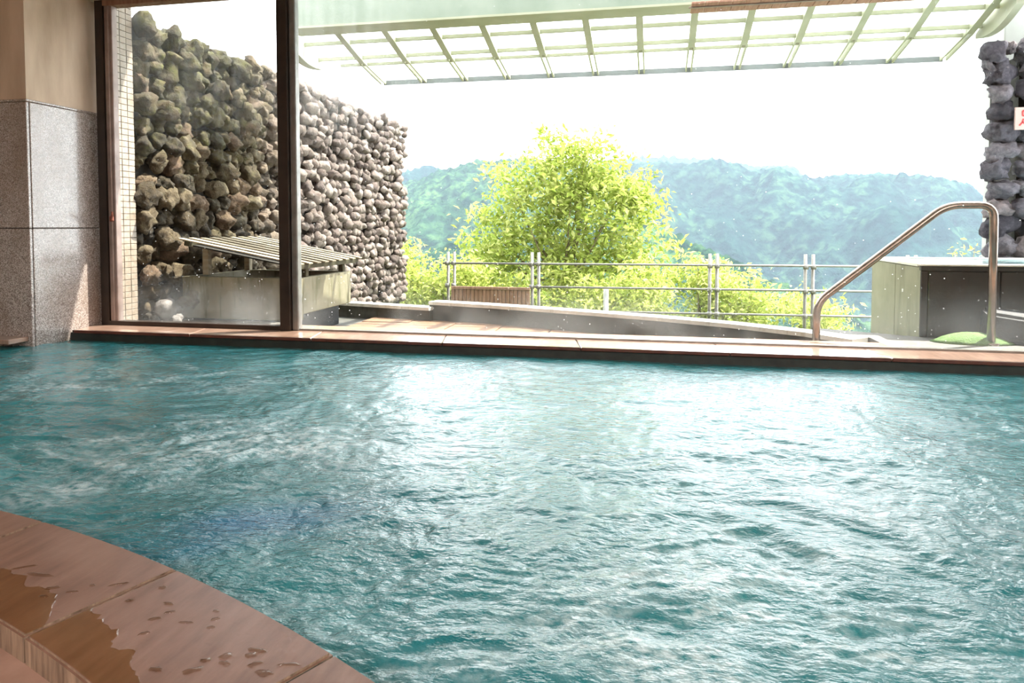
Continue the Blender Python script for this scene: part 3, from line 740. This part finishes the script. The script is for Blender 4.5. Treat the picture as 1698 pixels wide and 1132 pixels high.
wc = boxo('white_column', 2.985, 3.35, 6.96, 7.3, -0.6, 3.2, M['white_paint'], None, 0.01)
tag(wc, 'white column rising behind the stone pillar at the right', 'column')
sg = empty('warning_sign', (2.95, 6.27, 1.57)); tag(sg, 'pale pink board with a red character on the stone pillar', 'sign')
o = boxo('sign_board', 2.775, 3.30, 6.255, 6.275, 1.48, 1.655, M['sign']); o.parent = sg; o.matrix_parent_inverse = sg.matrix_basis.inverted()
bm = bmesh.new(); S = 0.115; ox, oz = 2.80, 1.512
def stroke(a, b, w=0.011):
    a = Vector((ox + a[0] * S, 6.252, oz + a[1] * S)); b = Vector((ox + b[0] * S, 6.252, oz + b[1] * S)); d = (b - a).normalized(); nn = Vector((-d.z, 0, d.x)) * w * .5
    A = [bm.verts.new(p) for p in (a - nn, b - nn, b + nn, a + nn)]; B = [bm.verts.new(vv.co + Vector((0, 0.004, 0))) for vv in A]
    bm.faces.new(A); bm.faces.new(B[::-1])
    for i in range(4): bm.faces.new((A[i], B[i], B[(i + 1) % 4], A[(i + 1) % 4]))
for a, b in (((.22, 1), (.80, 1)), ((.22, 1), (.22, .66)), ((.80, 1), (.80, .66)), ((.22, .66), (.80, .66)), ((.52, .66), (.52, .12)), ((.52, .38), (.84, .38)),
             ((.28, .46), (.20, .20)), ((.20, .20), (.04, 0)), ((.21, .24), (.45, .06)), ((.45, .06), (.96, .02))): stroke(a, b)
o = obj('character', bm, M['sign_red']); o.parent = sg; o.matrix_parent_inverse = sg.matrix_basis.inverted()

# ---------------------------------------------------------------- canopy: beam, ribs, purlins, roof glass
cp = empty('glass_canopy', (-0.35, 6.3, 2.56)); tag(cp, 'pale green steel and glass canopy hanging over the terrace', 'canopy')
def K(o): o.parent = cp; o.matrix_parent_inverse = cp.matrix_basis.inverted(); return o
K(boxo('beam', -3.38, 3.6, 6.14, 6.30, 2.575, 3.02, M['steel_green']))
K(boxo('beam_flange', -3.38, 3.6, 6.08, 6.34, 2.555, 2.575, M['rib_paint']))
A_, B_, D_ = (6.32, 2.565), (6.92, 2.405), (7.50, 2.305)
def along(p, q, t): return (p[0] + (q[0] - p[0]) * t, p[1] + (q[1] - p[1]) * t)
def rib(name, x, p, q, w, h, mat):
    bm = bmesh.new(); box(bm, x - w / 2, x + w / 2, 0, 1, 0, 1)
    for v in bm.verts:
        e = p if v.co.y < .5 else q; v.co = Vector((v.co.x, e[0], e[1] + v.co.z * h))
    return K(obj(name, bm, mat))
def purlin(y, z, x0, x1, w, h, mat): return K(boxo('purlin', x0, x1, y, y + w, z, z + h, mat))
RX = [-2.998 + 0.4745 * k for k in range(13)]
for i, x in enumerate(RX):
    rib('rib', x, A_, B_, 0.062, 0.07, M['rib_paint'])
    for d in (-0.026, 0.026): rib('lower_rib', x + d, B_, D_, 0.016, 0.085, M['rib_paint'])
XL, XR = -3.47, 2.78
for t in (0.05, 0.40, 0.90):
    y, z = along(A_, B_, t); purlin(y, z + 0.02, XL, XR, 0.03, 0.035, M['rib_paint'])
purlin(B_[0] + 0.06, B_[1] - 0.005, XL + 0.2, XR - 0.1, 0.025, 0.03, M['rib_paint'])
K(boxo('edge_strip', RX[0], RX[-1], D_[0] + 0.01, D_[0] + 0.022, D_[1] - 0.005, D_[1] + 0.048, M['edge_paint']))
for a, b in zip([XL] + RX, RX + [XR]):
    if b - a < 0.12: continue
    rib('roof_glass', (a + b) / 2, (A_[0], A_[1] + 0.072), (B_[0], B_[1] + 0.072), b - a - 0.01, 0.008, M['roof_glass'])
    if a > XL + .01 and b < XR - .01: rib('roof_glass', (a + b) / 2, (B_[0], B_[1] + 0.052), (D_[0], D_[1] + 0.052), b - a - 0.01, 0.008, M['roof_glass'])
def bracket(x, w):
    bm = bmesh.new(); prof = [(6.28, 2.62)]
    for i in range(9):
        t = i / 8; prof.append((6.28 + 0.72 * t, 2.47 - 0.16 * math.sin(t * math.pi) * 0.4 - 0.09 * t))
    prof += [(7.0, 2.42), (6.70, 2.55)]
    a = [bm.verts.new((x - w / 2, y, z)) for y, z in prof]; b = [bm.verts.new((x + w / 2, y, z)) for y, z in prof]
    bm.faces.new(a); bm.faces.new(b[::-1]); n = len(prof)
    for i in range(n): bm.faces.new((a[i], b[i], b[(i + 1) % n], a[(i + 1) % n]))
    bmesh.ops.recalc_face_normals(bm, faces=bm.faces)
    K(obj('end_bracket', bm, M['rib_paint']))
bracket(-3.50, 0.09); bracket(2.80, 0.06)
# timber soffit under the beam's near side
sf = empty('timber_soffit', (1.9, 5.9, 2.46)); tag(sf, 'strip of red brown timber boards high above the right window', 'soffit')
for i in range(30):
    x = 0.27 + i * 0.105
    o = boxo('plank', x, x + 0.101, 5.80, 6.06, 2.474 + 0.0012 * (i % 2), 2.492, M['soffit'], None, 0.002); o.parent = sf; o.matrix_parent_inverse = sf.matrix_basis.inverted()
o = boxo('soffit_edge', 0.25, 3.43, 5.87, 5.90, 2.466, 2.474, M['bronze_lit']); o.parent = sf; o.matrix_parent_inverse = sf.matrix_basis.inverted()

# ---------------------------------------------------------------- pipe railing and timber panel on the slope
rl = empty('pipe_railing', (0, 9.3, -0.95)); tag(rl, 'scaffold pipe railing with double posts beyond the curb', 'railing')
def RLp(name, pts, r, mat=None, seg=8):
    bm = bmesh.new(); tube(bm, pts, r, seg); o = obj(name, bm, mat or M['pipe'], None, True); o.parent = rl; o.matrix_parent_inverse = rl.matrix_basis.inverted(); return o
for x in (-2.745, -1.57, 0.735, 1.885, 3.05):
    for d in (-0.045, 0.045):
        RLp('post', [(x + d, 9.3, -1.25), (x + d, 9.3, 0.37)], 0.021)
        for zc in (0.215, -0.09, -0.40): RLp('clamp', [(x + d, 9.262, zc - 0.028), (x + d, 9.262, zc + 0.028)], 0.034, seg=8)
for zc, x0 in ((0.215, -2.85), (-0.09, -1.60), (-0.40, -0.55)): RLp('rail', [(x0, 9.25, zc), (4.2, 9.25, zc + 0.02)], 0.014)
RLp('stake', [(-0.62, 9.2, -1.2), (-0.62, 9.2, -0.10)], 0.034, M['white_paint'])
tp = empty('timber_fence', (-2.16, 9.22, -0.9)); tag(tp, 'brown timber board panel between the two left railing posts', 'fence panel')
def TP(o): o.parent = tp; o.matrix_parent_inverse = tp.matrix_basis.inverted()
TP(boxo('top_rail', -2.70, -1.62, 9.13, 9.18, -0.125, -0.092, M['panelwood']))
for i in range(20): TP(boxo('plank', -2.70 + i * 0.0542, -2.70 + i * 0.0542 + 0.046, 9.14 + 0.004 * (i % 2), 9.162 + 0.004 * (i % 2), -0.9, -0.13, M['panelwood']))
TP(boxo('backing_board', -2.70, -1.62, 9.168, 9.178, -0.9, -0.13, M['slat_dark']))

# ---------------------------------------------------------------- trees and bushes
def leaves(name, centres, radii, count, size, mat, parent, seed):
    r = np.random.default_rng(seed); C = np.array(centres, float); Rr = np.array(radii, float)
    vol = (Rr[:, 0] * Rr[:, 1] * Rr[:, 2]) ** (2 / 3); pick = r.choice(len(C), count, p=vol / vol.sum())
    # twig tips inside each clump, then leaves around each tip
    nt = max(8, count // 14); tips_p = r.choice(len(C), nt, p=vol / vol.sum())
    d = r.normal(size=(nt, 3)); d /= np.linalg.norm(d, axis=1)[:, None]
    tips = C[tips_p] + d * Rr[tips_p] * (r.random((nt, 1)) ** 0.32)
    t = r.integers(0, nt, count); ctr = tips[t] + r.normal(size=(count, 3)) * size * np.array([1.15, 1.15, 0.8])
    n = r.normal(size=(count, 3)) + np.array([0, 0, 0.9]); n /= np.linalg.norm(n, axis=1)[:, None]
    u = np.cross(n, r.normal(size=(count, 3))); u /= np.linalg.norm(u, axis=1)[:, None]; v = np.cross(n, u)
    L = size * (0.6 + 0.7 * r.random((count, 1))); Wd = L * 0.42
    pts = np.stack([ctr - u * L * .5, ctr + v * Wd * .5 + n * L * .06, ctr + u * L * .5 - n * L * .08, ctr - v * Wd * .5 + n * L * .06], 1).reshape(-1, 3)
    f = np.arange(count * 4).reshape(-1, 4)
    tint = np.clip(np.repeat(r.random(nt)[t] * 0.6 + r.random(count) * 0.4, 4), 0, 1)
    o = link(name, np_mesh(name, pts, f, {'tint': tint}, False), mat, parent); o['kind'] = 'stuff'
    if parent: o.matrix_parent_inverse = parent.matrix_basis.inverted()
    return o, tips
def woody(parent, base, fork, tips, r0, seed, limbs=9, trunk=True):
    rr = random.Random(seed); base, fork = Vector(base), Vector(fork)
    bm = bmesh.new(); mid = base.lerp(fork, .5) + Vector((rr.uniform(-.05, .05), 0, 0))
    tube(bm, [base, mid, fork], [r0, r0 * .85, r0 * .7], 8)
    o = obj('trunk', bm, M['bark'], parent, True); o.matrix_parent_inverse = parent.matrix_basis.inverted()
    sel = [Vector(tips[i]) for i in np.linspace(0, len(tips) - 1, limbs).astype(int)]
    for s in sel:
        bm = bmesh.new(); st = base.lerp(fork, rr.uniform(.75, 1)); m1 = st.lerp(s, .5) + Vector((0, 0, -0.12 * (s - st).length + .05))
        tube(bm, [st, st.lerp(m1, .5) , m1, s], [r0 * .45, r0 * .36, r0 * .26, r0 * .08], 6)
        o = obj('branch', bm, M['bark'], parent, True); o.matrix_parent_inverse = parent.matrix_basis.inverted()
def tree(name, base, fork, clumps, count, size, mat, label, seed, r0=0.08, group=None, cat='tree', limbs=9):
    root = empty(name, base); tag(root, label, cat, group)
    o, tips = leaves('foliage', [c[0] for c in clumps], [c[1] for c in clumps], count, size, M[mat], root, seed)
    tips = sorted(map(tuple, tips), key=lambda t: t[2]); woody(root, base, fork, tips[len(tips) // 5:], r0, seed, limbs)
cl = []
Y0 = 13.0
for (x, z, rx, rz, dy) in ((-1.72, 1.55, .62, .50, 0), (-1.35, 1.35, .60, .55, .3), (-2.05, 1.20, .55, .50, -.2), (-2.55, 1.50, .38, .30, .1), (-2.75, 1.22, .35, .22, 0),
        (-0.75, 1.35, .55, .45, -.1), (-0.40, 1.30, .42, .30, .2), (-0.35, 0.98, .42, .25, 0), (-1.65, 2.02, .40, .24, 0), (-1.10, 1.85, .40, .26, .1), (-2.1, 1.78, .35, .25, .2),
        (-2.30, .72, .62, .42, 0), (-2.85, .42, .50, .30, -.3), (-3.25, .18, .50, .30, .2), (-1.55, .60, .75, .55, .3), (-0.75, .62, .60, .50, -.3), (-0.45, .30, .50, .35, .1),
        (-2.4, .05, .75, .40, .2), (-1.4, -.1, .80, .45, -.2), (-0.6, -.15, .7, .40, 0), (-3.0, -.25, .6, .35, 0), (-1.70, 2.24, .22, .10, 0), (-1.3, 2.10, .25, .14, 0)):
    cl.append(((x, Y0 + dy, z), (rx, .55, rz)))
rs_ = random.Random(5)
for (x, z) in ((-3.25, 1.62), (-3.22, .95), (-2.95, 1.75), (-2.35, 2.0), (-0.02, 1.25), (-.2, 1.62), (-.5, 1.8), (-2.0, 2.32), (-1.2, 2.36), (-.85, 2.15), (-3.0, .85), (.05, .75), (.25, .35), (-3.6, .45)):
    cl.append(((x, Y0 + rs_.uniform(-.2, .2), z), (.20, .2, .13)))
tree('leafy_tree', (-1.62, Y0, -2.6), (-1.66, Y0, -.1), cl, 12500, 0.135, 'leaf', 'tall yellow green leafy tree in the middle of the view', 11, 0.085, limbs=16)
def bush(x, y, w, h, ztop, n, seed, label, size=0.11):
    rr = random.Random(seed); c = []
    for k in range(8): c.append(((x + rr.uniform(-.4, .4) * w, y + rr.uniform(-.5, .5), ztop - h * rr.uniform(.25, .9)), (w * .28, .5, h * .24)))
    c.append(((x, y, ztop - .22 * h), (w * .22, .4, h * .2)))
    tree('bush', (x, y, ztop - h - 1.6), (x, y, ztop - h * .6), c, n, size, 'leaf_b', label, seed, 0.04, 'bushes beyond the railing', 'bush', 6)
bush(-4.45, 12.4, 1.5, 1.5, 0.42, 4200, 21, 'bush at the far end of the stone wall')
bush(-3.55, 11.6, 1.2, 1.3, 0.22, 3600, 22, 'bush behind the timber panel, left of the tall tree')
bush(-0.2, 11.8, 1.5, 1.4, 0.22, 4200, 23, 'bush at the right foot of the tall tree')
bush(0.75, 12.4, 1.5, 1.5, 0.26, 4400, 24, 'pale bush behind the third pair of railing posts')
bush(1.50, 12.0, 1.2, 1.2, 0.02, 3000, 25, 'bush between the third and fourth railing posts')
bush(2.25, 11.8, 1.1, 1.0, -0.35, 2800, 26, 'low bush by the fourth pair of railing posts, left of the bath tub')
bush(-1.75, 12.2, 2.2, 1.2, 0.02, 5200, 28, 'bush hiding the foot of the tall tree')
bush(4.3, 11.0, 0.8, 1.2, 0.50, 1200, 27, 'small bush showing over the rim of the bath tub', 0.08)

# ---------------------------------------------------------------- mountains and haze
def mountain(name, ctrl, yr, yb, zb, bumps, mat, label, seed, nx=420, ny=120):
    """ctrl: (x, z) ridge line at distance yr; slopes down to zb at yb"""
    xs_ = np.linspace(ctrl[0][0], ctrl[-1][0], nx); zr = np.interp(xs_, [c[0] for c in ctrl], [c[1] for c in ctrl])
    t = np.linspace(0, 1.25, ny); XX, TT = np.meshgrid(xs_, t); ZR = np.broadcast_to(zr, XX.shape)
    YY = yb + (yr - yb) * TT
    up = np.clip(TT, 0, 1); ZZ = zb + (ZR - zb) * (up ** 0.85); ZZ = np.where(TT > 1, ZR - (TT - 1) * 500, ZZ)
    f = 1 / bumps
    gul = perlin(XX * f * .12 + .4 * perlin(XX * f * .08, YY * f * .08, seed + 5), YY * f * .03, seed)
    ZZ = ZZ + (bumps * 3.6 * gul + bumps * 1.3 * perlin(XX * f * .35, YY * f * .25, seed + 1)) * np.minimum(1, (1.02 - np.clip(TT, 0, 1)) * 4) \
        + bumps * 0.34 * perlin(XX * f * 1.6, YY * f * 1.6, seed + 2) + bumps * 0.16 * perlin(XX * f * 3.7, YY * f * 3.7, seed + 3)
    cxy = np.stack([XX, YY, ZZ], -1).reshape(-1, 3); ii = np.arange(nx * ny).reshape(ny, nx)
    fq = np.stack([ii[:-1, :-1], ii[:-1, 1:], ii[1:, 1:], ii[1:, :-1]], -1).reshape(-1, 4)
    o = link(name, np_mesh(name, cxy, fq), M[mat]); return tag(o, label, 'mountain')
mountain('mountain', [(-475, 94.7), (-222, 121.6), (-101, 132.6), (-31, 136), (14, 139.7), (71, 137.4), (127, 128), (193, 111), (247, 97), (342, 62), (545, 17)], 1400, 1000, -60, 16, 'mount_far', 'palest and farthest ridge showing above the blue mountain', 61, 300, 90)
mountain('mountain', [(-707, 42), (-413, 65), (-270, 79), (-184, 88), (-69, 83), (10, 83), (86, 75.5), (131, 70.5), (160, 67.5), (196, 64), (260, 64), (301, 58), (342, 51), (395, 39), (434, 29), (530, 4), (679, -16)], 950, 420, -150, 16, 'mount_far', 'long hazy blue wooded mountain filling the right of the view', 101)
mountain('mountain', [(-515, -16), (-328, 20), (-252, 46), (-234, 52), (-208, 61), (-177, 67.5), (-133, 67), (-97, 61), (-50, 41), (-15, 15), (36, -25)], 690, 350, -130, 13, 'mount_near', 'greener wooded hill left of the tall tree', 131, 320, 110)
mountain('mountain', [(-193, -18), (-129, -16), (-96, -4), (-57, 8), (-14, 6), (4, -1), (33, -14), (56, -25), (78, -33), (100, -42), (142, -57)], 360, 200, -100, 8, 'mount_near', 'lower green wooded spur sloping down behind the railing', 171, 320, 110)
hz = NT('mountain_haze'); hz.t.nodes.remove(hz.p)
vsct = hz.n('ShaderNodeVolumeScatter'); vsct.inputs['Color'].default_value = (0.66, 0.82, 1.0, 1); vsct.inputs['Density'].default_value = 0.00017
hz.l(vsct.outputs[0], hz.out.inputs['Volume'])
ho = boxo('valley_haze', -1500, 1500, 70, 1600, -400, 500, hz.m); tag(ho, 'thin bright haze over the valley', 'haze', kind='stuff')
